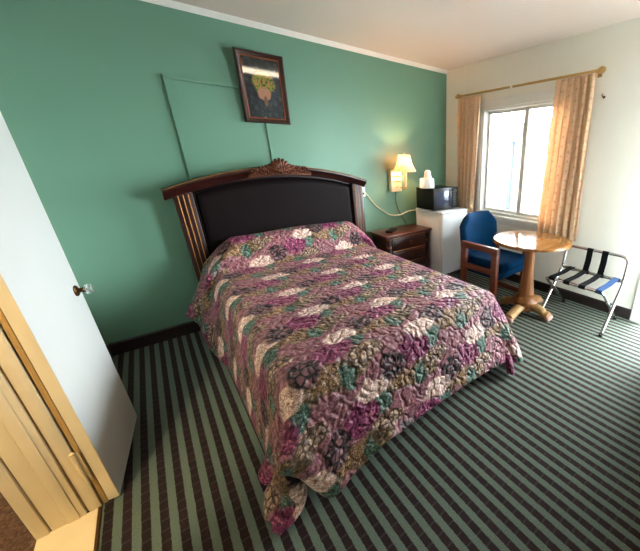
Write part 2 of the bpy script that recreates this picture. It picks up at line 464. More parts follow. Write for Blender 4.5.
# window
win = thing('window_1', 'white framed sliding window with a bright porch outside', None, (XR, 2.01, WZ0), kind='structure')
b = BM()
box(b, XR-.012, XR+WT, WY0, WY0+.035, WZ0, WZ1, .003); box(b, XR-.012, XR+WT, WY1-.035, WY1, WZ0, WZ1, .003)
box(b, XR-.012, XR+WT, WY0, WY1, WZ1-.035, WZ1, .003); box(b, XR+.0, XR+WT, WY0, WY1, WZ0, WZ0+.03, .003)
box(b, XR-.02, XR+.004, WY0-.06, WY1+.06, WZ1-.01, WZ1+.08, .006)
box(b, XR-.018, XR+.004, WY0-.055, WY0+.01, WZ0-.01, WZ1, .004); box(b, XR-.018, XR+.004, WY1-.01, WY1+.055, WZ0-.01, WZ1, .004)
obj('window_frame', b, M_white, win)
def sash(y0, y1, x, wl, wr):
    b = BM(); z0, z1 = WZ0+.03, WZ1-.035
    box(b, x, x+.028, y0, y0+wl, z0, z1, .003); box(b, x, x+.028, y1-wr, y1, z0, z1, .003)
    box(b, x+.001, x+.027, y0, y1, z0, z0+.035, .003); box(b, x+.001, x+.027, y0, y1, z1-.03, z1, .003)
    s = obj('sash', b, M_white, win)
    b = BM(); box(b, x+.012, x+.016, y0+.01, y1-.01, z0+.01, z1-.01); obj('pane', b, M_glass, s, False)
sash(WY0+.03, 2.035, XR+.03, .035, .055); sash(1.98, WY1-.03, XR+.065, .055, .035)
b = BM(); box(b, XR-.06, XR+.05, WY0-.08, WY1+.08, WZ0-.03, WZ0, .006); box(b, XR-.016, XR+.002, WY0-.06, WY1+.06, WZ0-.1, WZ0-.03, .004)
obj('window_sill', b, M_white, win)

# outside: porch slab, its roof and posts
M_conc = plain('porch concrete', (150, 150, 150), .8, bump=.2)
M_porch = plain('porch ceiling paint', (62, 50, 47), .7)
M_post = plain('porch post paint', (42, 52, 72), .7)
b = BM(); box(b, XR+WT, 30, -14, 16, -.12, -.02); g = struct('ground', b, M_conc)
cp = thing('carport', 'low pinkish carport across the yard seen through the window', 'carport', (9.2, 5.5, -.02))
b = BM(); box(b, 7.7, 10.8, 2.2, 12, 2.16, 2.26, .01); obj('roof', b, M_porch, cp)
b = BM(); box(b, 7.62, 7.72, 2.2, 12, 1.84, 2.30, .01); obj('fascia', b, M_porch, cp)
b = BM(); box(b, 10.7, 10.85, 2.2, 12, -.02, 2.16, .01); obj('rear_wall', b, M_white, cp)
for yy in (5.40, 4.14, 7.4, 2.6):
    b = BM(); box(b, 7.70, 7.80, yy-.055, yy+.055, -.02, 2.16, .006); obj('post', b, M_post, cp)

# interior door, opened back against the left wall, with its frame
hx, hy = -.418, 1.672; ddir = Vector((.1013, .9949, 0)); dn = Vector((ddir.y, -ddir.x, 0))
door = thing('door_1', 'white flush door standing open with a glass knob', None, (hx, hy, 0), kind='structure')
def dm():  # door local: u along the leaf, w towards the room
    m = Matrix.Identity(4)
    m.col[0] = (*ddir, 0); m.col[1] = (*dn, 0); m.col[2] = (0, 0, 1, 0); m.col[3] = (hx, hy, 0, 1); return m
b = BM(); box(b, 0, .565, -.038, 0, .012, 2.03, .004, 2); xf(b.verts, dm()); bmesh.ops.recalc_face_normals(b, faces=b.faces)
leaf = obj('door_leaf', b, M_door, door)
b = BM(); box(b, -.0035, .001, -.036, -.002, .014, 2.028); xf(b.verts, dm()); bmesh.ops.recalc_face_normals(b, faces=b.faces); obj('hinge_edge', b, M_jamb, door, False)
b = BM(); lathe(b, [(.0, 0), (.026, 0), (.027, .004), (.022, .008), (.012, .010), (.010, .022), (.014, .026), (.014, .030), (.009, .033), (.0, .034)], (.50, 0, .84), 24, 1)
xf(b.verts, dm()); bmesh.ops.recalc_face_normals(b, faces=b.faces); kb = obj('door_handle', b, M_brassdark, door)
M_crystal = NT('crystal knob'); M_crystal.set(Roughness=.05, IOR=1.5); M_crystal.b.inputs['Transmission Weight'].default_value = .8; M_crystal.base(lin((214, 236, 230))); M_crystal = M_crystal.m
b = BM(); lathe(b, [(.010, .030), (.018, .032), (.025, .039), (.025, .047), (.019, .056), (.012, .058), (0, .058)], (.50, 0, .84), 12, 1)
xf(b.verts, dm()); bmesh.ops.recalc_face_normals(b, faces=b.faces); obj('crystal_knob', b, M_crystal, kb, False)

JY = 1.672
frame = thing('door_2', 'cream painted frame of the side doorway with brass hinges', None, (-.56, JY, 0), kind='structure')
b = BM()
box(b, -.516, -.478, JY-.0, JY+.03, .0, 2.06, .002)                       # stop side of jamb
box(b, -.620, -.522, JY-.006, JY+.03, .0, 2.06, .004)                     # wide jamb face
box(b, -.575, -.540, JY-.011, JY-.004, .0, 2.04, .004)
obj('jamb', b, M_jamb, frame)
b = BM(); box(b, -.474, -.459, JY+.010, JY+.10, 0, 2.12, .002); box(b, -.524, -.514, JY+.012, JY+.03, 0, 2.06); obj('casing', b, M_jambdark, frame)
b = BM(); box(b, -.662, -.624, JY-.012, JY+.09, 0, 2.12, .006); obj('back_casing', b, M_jamb, frame)
for hz in (.13, 1.78):
    b = BM()
    lathe(b, [(0, 0), (.008, .001), (.008, .040), (.006, .042), (.008, .044), (.008, .12), (.006, .122), (.008, .124), (.008, .172), (.0, .174)], (-.478, JY-.008, hz+.02), 12)
    box(b, -.490, -.462, JY-.004, JY+.001, hz+.03, hz+.185)
    obj('hinge', b, M_brass if hz > 1 else plain('painted hinge', (214, 192, 148), .4, .1), frame)
b = BM()
box(b, -.626, -.46, LY0-.02, LY0+.005, 0, 2.06, .003); box(b, -.626, -.46, LY0, JY+.02, 2.045, 2.075, .003)
obj('jamb', b, M_jamb, frame)
b = BM(); box(b, -.66, -.488, LY0+.01, JY-.002, -.01, .006, .003); struct('trim_3', b, plain('cream threshold', (236, 216, 172), .5, var=.08), label='cream threshold board of the side doorway')
b = BM(); box(b, -.489, -.478, LY0+.01, JY-.002, -.01, .008, .002); struct('trim_4', b, M_brassdark, label='metal carpet strip beside the threshold')
t = NT('brown closet carpet'); v = t.coord(); t.base(t.ramp(t.noise(v, 90, 4, .7), [(.3, lin((44, 28, 18))), (.5, lin((88, 60, 42))), (.7, lin((124, 94, 72)))])); t.set(Roughness=.9); t.bump(t.noise(v, 140, 3), .8, .006); M_brown = t.m
b = BM(); box(b, -1.9, -.655, -.5, YB, -.01, .004); struct('floor_closet', b, M_brown)

# ------------------------------------------------------------------ bed
BX0, BX1, BYF, MT = .215, 1.585, 1.14, .565
bed = thing('bed', 'double bed with an arched dark mahogany headboard against the green wall', 'bed', (.9, 2.1, 0))
def crown_z(x): return 1.352-.150*(abs(x-.895)/.825)**1.9
def cushion_z(x): return 1.262-.10*(abs(x-.9)/.68)**2.1
# backing panel
b = BM(); xs = np.linspace(.16, 1.66, 31)
prism(b, [(x, crown_z(x)-.03) for x in xs]+[(1.66, .15), (.16, .15)], 1, 3.10, 3.15); obj('headboard', b, M_mahogv, bed)
# crown rail: swept cornice profile
def crown(b, x0, x1, prof, n=48):
    rings = []
    for i in range(n+1):
        x = x0+(x1-x0)*i/n; z = crown_z(x)
        end = max(0, 1)
        rings.append([b.verts.new((x+(0.0), y, z+dz)) for y, dz in prof])
    m = len(prof)
    for i in range(n):
        for k in range(m): b.faces.new((rings[i][k], rings[i+1][k], rings[i+1][(k+1) % m], rings[i][(k+1) % m]))
    b.faces.new(rings[0]); b.faces.new(rings[-1][::-1]); bmesh.ops.recalc_face_normals(b, faces=b.faces)
b = BM(); crown(b, .072, 1.718, [(3.16, .012), (3.0, .012), (2.995, .006), (2.995, -.008), (3.008, -.014), (3.02, -.030), (3.045, -.046), (3.05, -.058), (3.06, -.064), (3.16, -.064)]); obj('crown_rail', b, M_mahog, bed)
b = BM()
tube(b, [(x, 3.002, crown_z(x)+.011) for x in np.linspace(.09, 1.70, 50)], .0042, 6)
obj('gilt_line', b, M_gold, bed)
# corner posts with flutes
for (xa, xb) in ((.125, .245), (1.575, 1.695)):
    b = BM(); zt = crown_z((xa+xb)/2)-.05
    box(b, xa, xb, 3.055, 3.15, 0, zt, .004)
    p = obj('post', b, M_mahogv, bed)
    b = BM()
    for k in (.24, .5, .76):
        x = xa+(xb-xa)*k; tube(b, [(x, 3.055, .1), (x, 3.055, zt-.015)], .0035, 6)
    obj('gilt_flutes', b, M_gold, p)
# upholstered panel
b = BM(); nx, nz = 60, 26
def cush(i, j):
    s = i/(nx-1); x = .255+1.31*s; zt = cushion_z(x); z = .35+(zt-.35)*j/(nz-1)
    e = min(1, min(x-.255, 1.565-x)/.03); e2 = min(1, (zt-z)/.03)
    d = math.sqrt(max(0, 1-(1-e)**2))*math.sqrt(max(0, 1-(1-e2)**2))
    return (x, 3.10-.032*d, z)
grid_mesh(b, nx, nz, cush); bmesh.ops.recalc_face_normals(b, faces=b.faces); up = obj('upholstered_panel', b, M_vinyl, bed, True, 80)
b = BM(); tube(b, [(x, 3.085, cushion_z(x)+.004) for x in np.linspace(.255, 1.565, 50)], .006, 8)
tube(b, [(.255, 3.085, .4), (.255, 3.085, cushion_z(.255)+.004)], .006, 8); tube(b, [(1.565, 3.085, .4), (1.565, 3.085, cushion_z(1.565)+.004)], .006, 8)
obj('piping', b, M_vinyl, up)
# carved crest
b = BM(); cx0, cy0 = .888, 3.0
def spiral(cx, cz, r0, r1, a0, turns, rad, sgn=1, n=26):
    pts = []; rr = []
    for k in range(n+1):
        t_ = k/n; a = a0+sgn*turns*2*PI*t_; r = r0+(r1-r0)*t_
        pts.append((cx+r*cos(a), cy0-.012+.006*sin(k), cz+r*sin(a))); rr.append(rad*(1-.45*t_))
    tube(b, pts, rr, 7)
def lobe(x, z, ang, L, W, D=.02):
    r = bmesh.ops.create_icosphere(b, subdivisions=2, radius=1)
    m = Matrix.Translation((x+cos(ang)*L*.5, cy0-.006, z+sin(ang)*L*.5)) @ Matrix.Rotation(-ang, 4, 'Y') @ Matrix.Diagonal((L*.55, D, W, 1))
    xf(r['verts'], m)
zc = crown_z(cx0)-.022
mound = [(cx0+q, crown_z(cx0+q)-.035+.085*max(0, 1-(abs(q)/.27)**1.3)) for q in np.linspace(-.255, .255, 31)]
prism(b, mound+[(cx0+q, crown_z(cx0+q)-.055) for q in (.255, .1, 0, -.1, -.255)], 1, cy0-.012, cy0+.07)
for k in range(9):
    a = PI*(.04+.92*k/8); lobe(cx0, zc+.006, a, .098-.004*abs(k-4)/4, .019, .026)
for k in range(5):
    a = PI*(.15+.7*k/4); lobe(cx0, zc-.015, a, .062, .015, .034)
lobe(cx0, zc-.028, PI/2, .045, .02, .034)
for s in (-1, 1):
    for (dx, r, tn) in ((.075, .028, 1.3), (.128, .024, 1.3), (.175, .020, 1.2), (.215, .014, 1.1)):
        x = cx0+s*dx; zz = crown_z(x)-.024
        spiral(x, zz, r, r*.25, PI/2 if s > 0 else PI/2, tn, .0085, s)
        lobe(x, zz+r*.5, PI/2-s*.9, .05 if dx < .2 else .03, .010, .018)
        lobe(x, zz-r*.3, -PI/2-s*.5 if False else -s*.3+(0 if s > 0 else PI), .04, .008, .016)
    pts = [(cx0+s*q, cy0-.008, crown_z(cx0+s*q)-.022+.012*sin(q*60)) for q in np.linspace(.05, .245, 20)]
    tube(b, pts, [.009*(1-.6*i/19) for i in range(20)], 7)
    for q in np.linspace(.04, .2, 7): lobe(cx0+s*q, crown_z(cx0+s*q)-.006, PI/2-s*.7, .05-.1*q, .009, .016)
obj('carving', b, M_carve, bed, True, 60)
b = BM(); box(b, BX0+.01, BX1-.01, BYF+.02, 3.07, .12, .33, .02); obj('box_spring', b, M_matt, bed)
b = BM(); box(b, BX0, BX1, BYF, 3.06, .332, MT-.004, .05, 4); obj('mattress', b, M_matt, bed)
for (x, y) in ((.32, 1.3), (1.48, 1.3), (.32, 2.9), (1.48, 2.9)):
    b = BM(); lathe(b, [(.02, 0), (.025, .01), (.02, .05), (.02, .122)], (x, y, 0), 14); obj('leg', b, M_rubber, bed)

# bedspread: a cloth settled over mattress and pillow (position based dynamics)
def make_spread():
    S = .0275
    W, OV = BX1-BX0, .455                      # overhang at the sides
    y_head = 3.055
    L = (y_head-BYF)+.10+.42                  # extra for the pillow hump, overhang at the foot
    nu = int(round((W+2*OV)/S))+1; nv = int(round(L/S))+1
    U = np.linspace(-OV, W+OV, nu); V = np.linspace(0, L, nv)
    su, sv = U[1]-U[0], V[1]-V[0]
    rng = np.random.RandomState(3)
    UU, VV = np.meshgrid(U, V)                 # rows: v (from head to foot)
    def pillow_h(x, y):
        ex = np.clip((x-(BX0+.03))/.17, 0, 1)*np.clip((BX1+.035-x)/.17, 0, 1); ex = np.sqrt(np.clip(ex, 0, 1))
        t_ = np.clip(1-((y-2.985)/.165)**2, 0, 1)
        return MT+.245*ex*np.sqrt(t_)*(1+.03*np.sin(7*x+1))
    X = np.stack([BX0+UU, y_head-VV, np.full_like(UU, .83)], -1)
    # pre-shape
    X[..., 2] += rng.randn(nv, nu)*.002
    Pv = np.zeros_like(X)
    pairs = []
    def add(sl_a, sl_b, d, k): pairs.append((sl_a, sl_b, d, k))
    s_ = np.s_
    for o in (0, 1):
        add(s_[:, o:nu-1:2], s_[:, o+1:nu:2], su, 1.0); add(s_[o:nv-1:2, :], s_[o+1:nv:2, :], sv, 1.0)
    dg = math.hypot(su, sv)
    for o in (0, 1):
        add(s_[0:nv-1, o:nu-1:2], s_[1:nv, o+1:nu:2], dg, .07); add(s_[0:nv-1, o+1:nu:2], s_[1:nv, o:nu-1:2], dg, .07)
    for o in (0, 1, 2, 3):
        add(s_[:, o:nu-2:4], s_[:, o+2:nu:4], 2*su, .14); add(s_[o:nv-2:4, :], s_[o+2:nv:4, :], 2*sv, .14)
    for o in range(0, 8):
        add(s_[:, o:nu-4:8], s_[:, o+4:nu:8], 4*su, .02); add(s_[o:nv-4:8, :], s_[o+4:nv:8, :], 4*sv, .02)
    vfoot = L-.42+.02
    R = .05; x0, x1, y0 = BX0, BX1, BYF
    def collide(X, Pv):
        # rounded box: x0..x1, y0..5, z..MT
        cx, cz = X[..., 0], X[..., 2]
        zt = np.maximum(MT, np.where((cx > x0-.02) & (cx < x1+.05) & (X[..., 1] > 2.7), pillow_h(cx, X[..., 1]), MT))
        q0 = np.clip(cx, x0+R, x1-R); q1 = np.clip(X[..., 1], y0+R, 6); q2 = np.minimum(X[..., 2], zt-R)
        d = X-np.stack([q0, q1, q2], -1); n = np.linalg.norm(d, axis=-1)
        rr = R+.008
        inside = (n < rr) & (n > 1e-6)
        f = np.where(inside, rr/np.maximum(n, 1e-6), 1)[..., None]
        Xn = np.stack([q0, q1, q2], -1)+d*f
        deep = n <= 1e-6
        Xn[deep, 2] = zt[deep]+.008
        # friction
        t_ = (inside | deep) & (X[..., 2] > MT-.02)
        Xn[..., 0] = np.where(t_, Xn[..., 0]*.15+Pv[..., 0]*.85+(Xn[..., 0]-Xn[..., 0]), Xn[..., 0]) if False else Xn[..., 0]
        # the quilted cloth stands off the side of the bed, more so at the head
        drop = np.clip(MT-.03-Xn[..., 2], 0, 1)
        sl = .16+.30*np.clip((Xn[..., 1]-2.3)/.7, 0, 1)
        lf = (UU < -.02) & (Xn[..., 1] > y0+.05); Xn[..., 0] = np.where(lf, np.minimum(Xn[..., 0], x0-.01-drop*sl), Xn[..., 0])
        rt = (UU > W+.02) & (Xn[..., 1] > y0+.05); Xn[..., 0] = np.where(rt, np.maximum(Xn[..., 0], x1+.01+drop*.16), Xn[..., 0])
        ft = (VV > vfoot) & (Xn[..., 0] > x0+.05) & (Xn[..., 0] < x1-.05); Xn[..., 1] = np.where(ft, np.minimum(Xn[..., 1], y0-.01-drop*.34), Xn[..., 1])
        Xn[..., 2] = np.maximum(Xn[..., 2], .012)
        Xn[..., 1] = np.minimum(Xn[..., 1], 3.062)
        Xn[..., 0] = np.maximum(Xn[..., 0], -.05)
        return Xn
    Vel = np.zeros_like(X); dt = 1/60
    def gi(u_, v_): return int(np.argmin(np.abs(U-u_))), int(np.argmin(np.abs(V-v_)))
    pulls = []
    for u_, v_, tgt, k_ in ((-OV+.10, L-.09, (.055, 1.15, .05), .22), (-.12, L-.10, (.180, 1.14, .20), .25), (.09, L-.02, (.285, .965, .11), .16),
                            (W+OV-.10, L-.09, (1.585, .985, .05), .12), (.38, L-.02, (.56, .975, .22), .03)):
        iu, iv = gi(u_, v_); pulls.append((min(iu, nu-2), min(iv, nv-2), tgt, k_))
    crease = np.argmin(np.abs(V-.385)); c0 = np.argmin(np.abs(U-.06)); c1 = np.argmin(np.abs(U-(W-.02)))
    steps = 230
    for it in range(steps):
        Vel[..., 2] -= 4.0*dt
        Vel *= .94 if it < 150 else .88
        P0 = X.copy(); X = X+Vel*dt
        # keep the seam of the tuck below the pillow
        for sub in range(16):
            for a, bb, d, k in pairs:
                A, B = X[a], X[bb]
                D = B-A; ln = np.linalg.norm(D, axis=-1, keepdims=True); ln = np.maximum(ln, 1e-9)
                c = D*(.5*k*(ln-d)/ln)
                X[a] = A+c; X[bb] = B-c
            X = collide(X, P0)
            for (iu, iv, tgt, k_) in pulls:
                X[iv-1:iv+2, iu-1:iu+2] += (np.array(tgt)-X[iv, iu])*k_
            if it > 20:
                X[crease, c0:c1, 2] += (MT+.012-X[crease, c0:c1, 2])*.3
                X[crease, c0:c1, 1] += (2.835-X[crease, c0:c1, 1])*.1
            X[0, c0:c1, 1] += (3.06-X[0, c0:c1, 1])*.5
        Vel = (X-P0)/dt
        sp_ = np.linalg.norm(Vel, axis=-1, keepdims=True); Vel *= np.minimum(1, 3/np.maximum(sp_, 1e-6))
    rc_ = .25                                   # rounded cloth corners at the foot
    keep = np.ones((nv, nu), bool)
    dv = np.maximum(VV-(L-rc_), 0)
    for du in (np.maximum(-OV+rc_-UU, 0), np.maximum(UU-(W+OV-rc_), 0)): keep &= ~((du > 0) & (dv > 0) & (np.hypot(du, dv) > rc_+.01))
    return X, UU, VV, nu, nv, keep
X, UU, VV, nu, nv, keep = make_spread()
me = bpy.data.meshes.new('bedspread')
ctr = Vector((.9, 2.0, 0))
me.from_pydata([tuple(Vector(p)-ctr) for p in X.reshape(-1, 3)], [], [(j*nu+i, (j+1)*nu+i, (j+1)*nu+i+1, j*nu+i+1) for j in range(nv-1) for i in range(nu-1) if keep[j, i] and keep[j+1, i] and keep[j, i+1] and keep[j+1, i+1]])
uvl = me.uv_layers.new(name='UVMap')
co = np.stack([UU.ravel()+BX0, 3.19-VV.ravel()], -1)
li = np.zeros(len(me.loops), dtype=np.int32); me.loops.foreach_get('vertex_index', li)
uvl.data.foreach_set('uv', co[li].ravel().astype(np.float32))
for p in me.polygons: p.use_smooth = True
me.materials.append(M_spread)
sp = bpy.data.objects.new('bedspread', me); COL.objects.link(sp); sp.location = ctr
tag(sp, 'quilted floral bedspread in magenta, cream and teal draped over the bed to the carpet', 'bedspread')
md = sp.modifiers.new('smooth', 'SUBSURF'); md.levels = 1; md.render_levels = 2
md = sp.modifiers.new('thick', 'SOLIDIFY'); md.thickness = .010; md.offset = 1

# ------------------------------------------------------------------ nightstand
NX0, NX1, NY0, NY1, NZ = 1.80, 2.455, 2.81, 3.165, .62
ns = thing('nightstand', 'dark mahogany nightstand with drawers and turned corner columns', 'nightstand', ((NX0+NX1)/2, 3.0, 0))
b = BM(); box(b, NX0+.03, NX1-.03, NY0+.035, NY1, .06, NZ-.03, .003); box(b, NX0+.01, NX1-.01, NY0+.01, NY1, .02, .09, .008); obj('body', b, M_mahogv, ns)
M_top = wood('mahogany top', (64, 25, 18), (98, 42, 28), 0, .3)
b = BM(); box(b, NX0-.01, NX1+.005, NY0-.012, NY1+.01, NZ-.016, NZ+.004, .006); box(b, NX0+.005, NX1-.01, NY0+.004, NY1, NZ-.034, NZ-.016, .006); obj('top', b, M_top, ns)
for z0, z1 in ((.44, .575), (.28, .42), (.11, .26)):
    b = BM(); box(b, NX0+.085, NX1-.085, NY0+.018, NY0+.05, z0, z1, .004); box(b, NX0+.105, NX1-.105, NY0+.010, NY0+.03, z0+.02, z1-.02, .004)
    d = obj('drawer', b, M_mahog, ns)
    b = BM(); xm, zm = (NX0+NX1)/2, (z0+z1)/2
    lathe(b, [(0, 0), (.007, -.002), (.006, -.012), (.012, -.018), (.013, -.024), (.0, -.029)], (xm, NY0+.010, zm+.008), 14, 1)
    tube(b, [(xm-.026, NY0+.004, zm), (xm-.02, NY0-.01, zm-.014), (xm, NY0-.014, zm-.02), (xm+.02, NY0-.01, zm-.014), (xm+.026, NY0+.004, zm)], .003, 6)
    obj('drawer_pull', b, M_brassdark, d)
    b = BM(); tube(b, [(NX0+.09, NY0+.014, z1+.006), (NX1-.09, NY0+.014, z1+.006)], .004, 6); obj('gilt_edge', b, M_gold, d)
for x in (NX0+.045, NX1-.045):
    b = BM(); pr_ = [(.028, 0), (.034, .01), (.034, .03), (.026, .045)]
    for k in range(7): pr_ += [(.021, .05+.018*k), (.029, .059+.018*k)]
    pr_ += [(.020, .18), (.024, .30), (.020, .37)]
    for k in range(5): pr_ += [(.021, .385+.018*k), (.030, .394+.018*k)]
    pr_ += [(.026, .485), (.032, .50), (.030, .52)]
    lathe(b, pr_, (x, NY0+.03, .065), 20); c = obj('column', b, M_mahogv, ns)
    b = BM(); lathe(b, [(.026, 0), (.0315, .004), (.0315, .010), (.026, .014)], (x, NY0+.03, .565), 20); obj('gilt_ring', b, M_gold, c)
    b = BM(); lathe(b, [(.026, 0), (.031, .004), (.031, .008), (.026, .012)], (x, NY0+.03, .48), 20); obj('gilt_ring', b, M_gold, c)
for x in (NX0+.05, NX1-.05):
    for y in (NY0+.04, NY1-.05):
        b = BM(); lathe(b, [(.018, 0), (.032, .008), (.032, .018), (.02, .024)], (x, y, 0), 16); obj('foot', b, M_mahogv, ns)
rc = thing('remote_control', 'small flat black remote control lying on the nightstand top', 'remote control', (1.985, 2.985, NZ+.004))
b = BM(); box(b, -.042, .042, -.10, .10, .0, .026, .008, 3); xf(b.verts, Matrix.Translation((1.985, 2.985, NZ+.005)) @ Matrix.Rotation(-.9, 4, 'Z')); obj('case', b, M_black, rc)
b = BM()
for i in range(3):
    for j in range(6): box(b, -.018+i*.013, -.009+i*.013, -.06+j*.019, -.049+j*.019, .0255, .0285, .001, 1)
xf(b.verts, Matrix.Translation((1.985, 2.985, NZ+.005)) @ Matrix.Rotation(-.9, 4, 'Z')); obj('buttons', b, plain('grey rubber', (58, 58, 62), .6), rc)

# ------------------------------------------------------------------ fridge, microwave, ice bucket
FX0, FX1, FY0, FY1, FZ = 2.465, 2.90, 2.62, 3.12, .835
FXa = FX0-.03
fr = thing('mini_fridge', 'white mini refrigerator standing in the corner beside the nightstand', 'refrigerator', (2.65, 2.87, 0))
b = BM(); box(b, FX0, FX1, FY0+.05, FY1, .02, FZ-.02, .01, 3); obj('cabinet', b, M_fridge, fr)
b = BM(); box(b, FX0-.008, FX1+.004, FY0+.002, FY1, FZ-.026, FZ, .009, 3); obj('top', b, M_fridge, fr)
b = BM(); box(b, FX0-.002, FX1+.002, FY0, FY0+.045, .06, FZ-.03, .012, 3); dd = obj('door', b, M_fridge, fr)
b = BM(); box(b, FX1-.05, FX1-.03, FY0-.018, FY0+.004, .55, .75, .006); obj('handle', b, M_plastic, dd)
for x in (FX0+.05, FX1-.05):
    for y in (FY0+.08, FY1-.06):
        b = BM(); lathe(b, [(.018, 0), (.018, .022)], (x, y, 0), 12); obj('foot', b, M_rubber, fr)

MX0, MX1, MY0, MY1, MZ0, MZ1 = 2.43, 2.835, 2.735, 3.06, FZ+.013, 1.098
mw = thing('microwave_oven', 'compact black microwave oven on top of the white refrigerator', 'microwave', ((MX0+MX1)/2, 2.9, FZ))
b = BM(); box(b, MX0, MX1, MY0+.02, MY1, MZ0, MZ1, .006); obj('housing', b, M_black, mw)
b = BM(); box(b, MX0, MX1-.095, MY0, MY0+.022, MZ0, MZ1, .005); md_ = obj('door', b, M_black, mw)
t = NT('dark oven glass'); t.base(lin((60, 66, 84))); t.set(Roughness=.12, Metallic=.3); M_oglass = t.m
b = BM(); box(b, MX0+.035, MX1-.135, MY0-.002, MY0+.004, MZ0+.045, MZ1-.04, .001); obj('door_window', b, M_oglass, md_)
b = BM(); tube(b, round_corners([(MX1-.112, MY0+.005, MZ0+.03), (MX1-.112, MY0-.024, MZ0+.03), (MX1-.112, MY0-.024, MZ1-.03), (MX1-.112, MY0+.005, MZ1-.03)], .012, 4), .006, 8); obj('handle', b, M_black, md_)
b = BM(); box(b, MX1-.093, MX1, MY0+.003, MY0+.022, MZ0, MZ1, .004); cp_ = obj('control_panel', b, M_black, mw)
b = BM(); box(b, MX1-.08, MX1-.015, MY0+.001, MY0+.005, MZ1-.06, MZ1-.035); obj('clock_display', b, plain('dark display', (20, 26, 24), .15), cp_); b = BM()
b_=b
for i in range(3):
    for j in range(4): box(b, MX1-.08+i*.023, MX1-.063+i*.023, MY0+.001, MY0+.005, MZ0+.03+j*.03, MZ0+.048+j*.03)
obj('keypad', b, plain('dim grey keys', (44, 46, 50), .4), cp_)
for x in (MX0+.06, MX1-.04):
    for y in (MY0+.05, MY1-.05):
        b = BM(); lathe(b, [(.012, .0005), (.012, .0125)], (x, y, FZ), 10); obj('foot', b, M_rubber, mw)

ib = thing('ice_bucket', 'white plastic ice bucket with a cup upturned on its lid, on the microwave', 'ice bucket', (2.455, 2.88, MZ1))
b = BM(); lathe(b, [(0, 0), (.086, 0), (.088, .006), (.083, .09), (.079, .108), (.060, .112), (0, .112)], (2.455, 2.88, MZ1), 40, flute=.012, nfl=20); obj('body', b, M_plastic, ib)
b = BM(); lathe(b, [(0, .11), (.048, .11), (.046, .12), (.040, .15), (.037, .18), (.027, .196), (.014, .203), (0, .205)], (2.465, 2.88, MZ1), 28); obj('lid', b, M_plastic, ib)

# ------------------------------------------------------------------ wall sconce
sc = thing('wall_sconce', 'lit wall sconce with a pleated bell shade above the nightstand', 'lamp', (2.19, YB, 1.06))
b = BM(); box(b, 2.115, 2.265, 3.125, YB, 1.055, 1.30, .006)
pl_ = obj('back_plate', b, plain('cream enamel plate', (238, 226, 186), .3, .1), sc)
b = BM()
for z in (1.225, 1.165): box(b, 2.125, 2.255, 3.121, 3.127, z, z+.012, .002)
box(b, 2.183, 2.198, 3.120, 3.127, 1.095, 1.112, .003); obj('brass_trim', b, M_brass, pl_)
b = BM(); tube(b, round_corners([(2.25, 3.13, 1.10), (2.25, 3.03, 1.10), (2.25, 3.03, 1.15)], .02, 4), .007, 8); lathe(b, [(.006, 0), (.014, .004), (.014, .012), (.006, .018)], (2.25, 3.03, 1.085), 14)
obj('arm', b, M_brass, sc)
b = BM(); lathe(b, [(0, 0), (.012, .002), (.016, .03), (.019, .15), (.013, .18), (0, .18)], (2.25, 3.03, 1.11), 18); obj('candle_sleeve', b, plain('cream sleeve', (240, 220, 176), .4), sc)
t = NT('pleated shade cloth'); t.base(lin((250, 196, 160))); t.set(Roughness=.8)
tr = t.n('ShaderNodeBsdfTranslucent'); tr.inputs[0].default_value = lin((246, 176, 124)); ms = t.n('ShaderNodeMixShader'); ms.inputs[0].default_value = .21
t.lk(t.b.outputs[0], ms.inputs[1]); t.lk(tr.outputs[0], ms.inputs[2]); t.lk(ms.outputs[0], t.out.inputs[0]); M_shade = t.m
b = BM(); n_ = 96; prof = [(.142, 1.285), (.138, 1.298), (.112, 1.335), (.094, 1.372), (.082, 1.41), (.074, 1.44), (.070, 1.468)]
rings = []
for r, z in prof: rings.append([b.verts.new((2.235+r*(1+.03*cos(24*2*PI*k/n_))*cos(2*PI*k/n_)*.93, 3.02+r*(1+.03*cos(24*2*PI*k/n_))*sin(2*PI*k/n_)*.93, z)) for k in range(n_)])
for a in range(len(rings)-1):
    for k in range(n_): b.faces.new((rings[a][k], rings[a][(k+1) % n_], rings[a+1][(k+1) % n_], rings[a+1][k]))
sh = obj('lamp_shade', b, M_shade, sc)
b = BM(); lathe(b, [(0, 0), (.012, 0), (.012, .02), (.024, .045), (.026, .07), (.014, .092), (0, .096)], (2.235, 3.02, 1.29), 16); obj('bulb', b, emis('bulb glow', (1, .70, .42), 4), sc)
b = BM(); tube(b, [(2.165, 3.02, 1.465), (2.305, 3.02, 1.465)], .0025, 6); tube(b, [(2.235, 2.95, 1.465), (2.235, 3.09, 1.465)], .0025, 6); lathe(b, [(.008, 0), (.01, .01), (.003, .02)], (2.235, 3.02, 1.465), 10); obj('finial', b, M_brass, sh)
ld = bpy.data.lights.new('sconce_bulb', 'POINT'); ld.energy = 20; ld.color = (1, .56, .30); ld.shadow_soft_size = .03
lo = bpy.data.objects.new('sconce_bulb', ld); COL.objects.link(lo); lo.location = (2.235, 3.02, 1.375)
b = BM(); tube(b, smooth_path([(2.19, 3.15, 1.056), (2.20, 3.178, .95), (2.24, 3.182, .82), (2.31, 3.180, .70), (2.36, 3.178, .62)], 6), .004, 6); o = obj('lamp_cord', b, M_cabledark); reorigin(o)
tag(o, 'thin brown cord hanging down the wall from the sconce', 'cord')
ol = thing('phone_jack', 'small white wall jack just right of the headboard', 'wall jack', (1.765, YB, 1.03))
b = BM(); box(b, 1.735, 1.785, YB-.03, YB, 1.025, 1.14, .006); obj('cover', b, M_plastic, ol)
b = BM(); box(b, 1.75, 1.77, YB-.033, YB-.028, 1.05, 1.07, .002); obj('socket', b, M_rubber, ol)
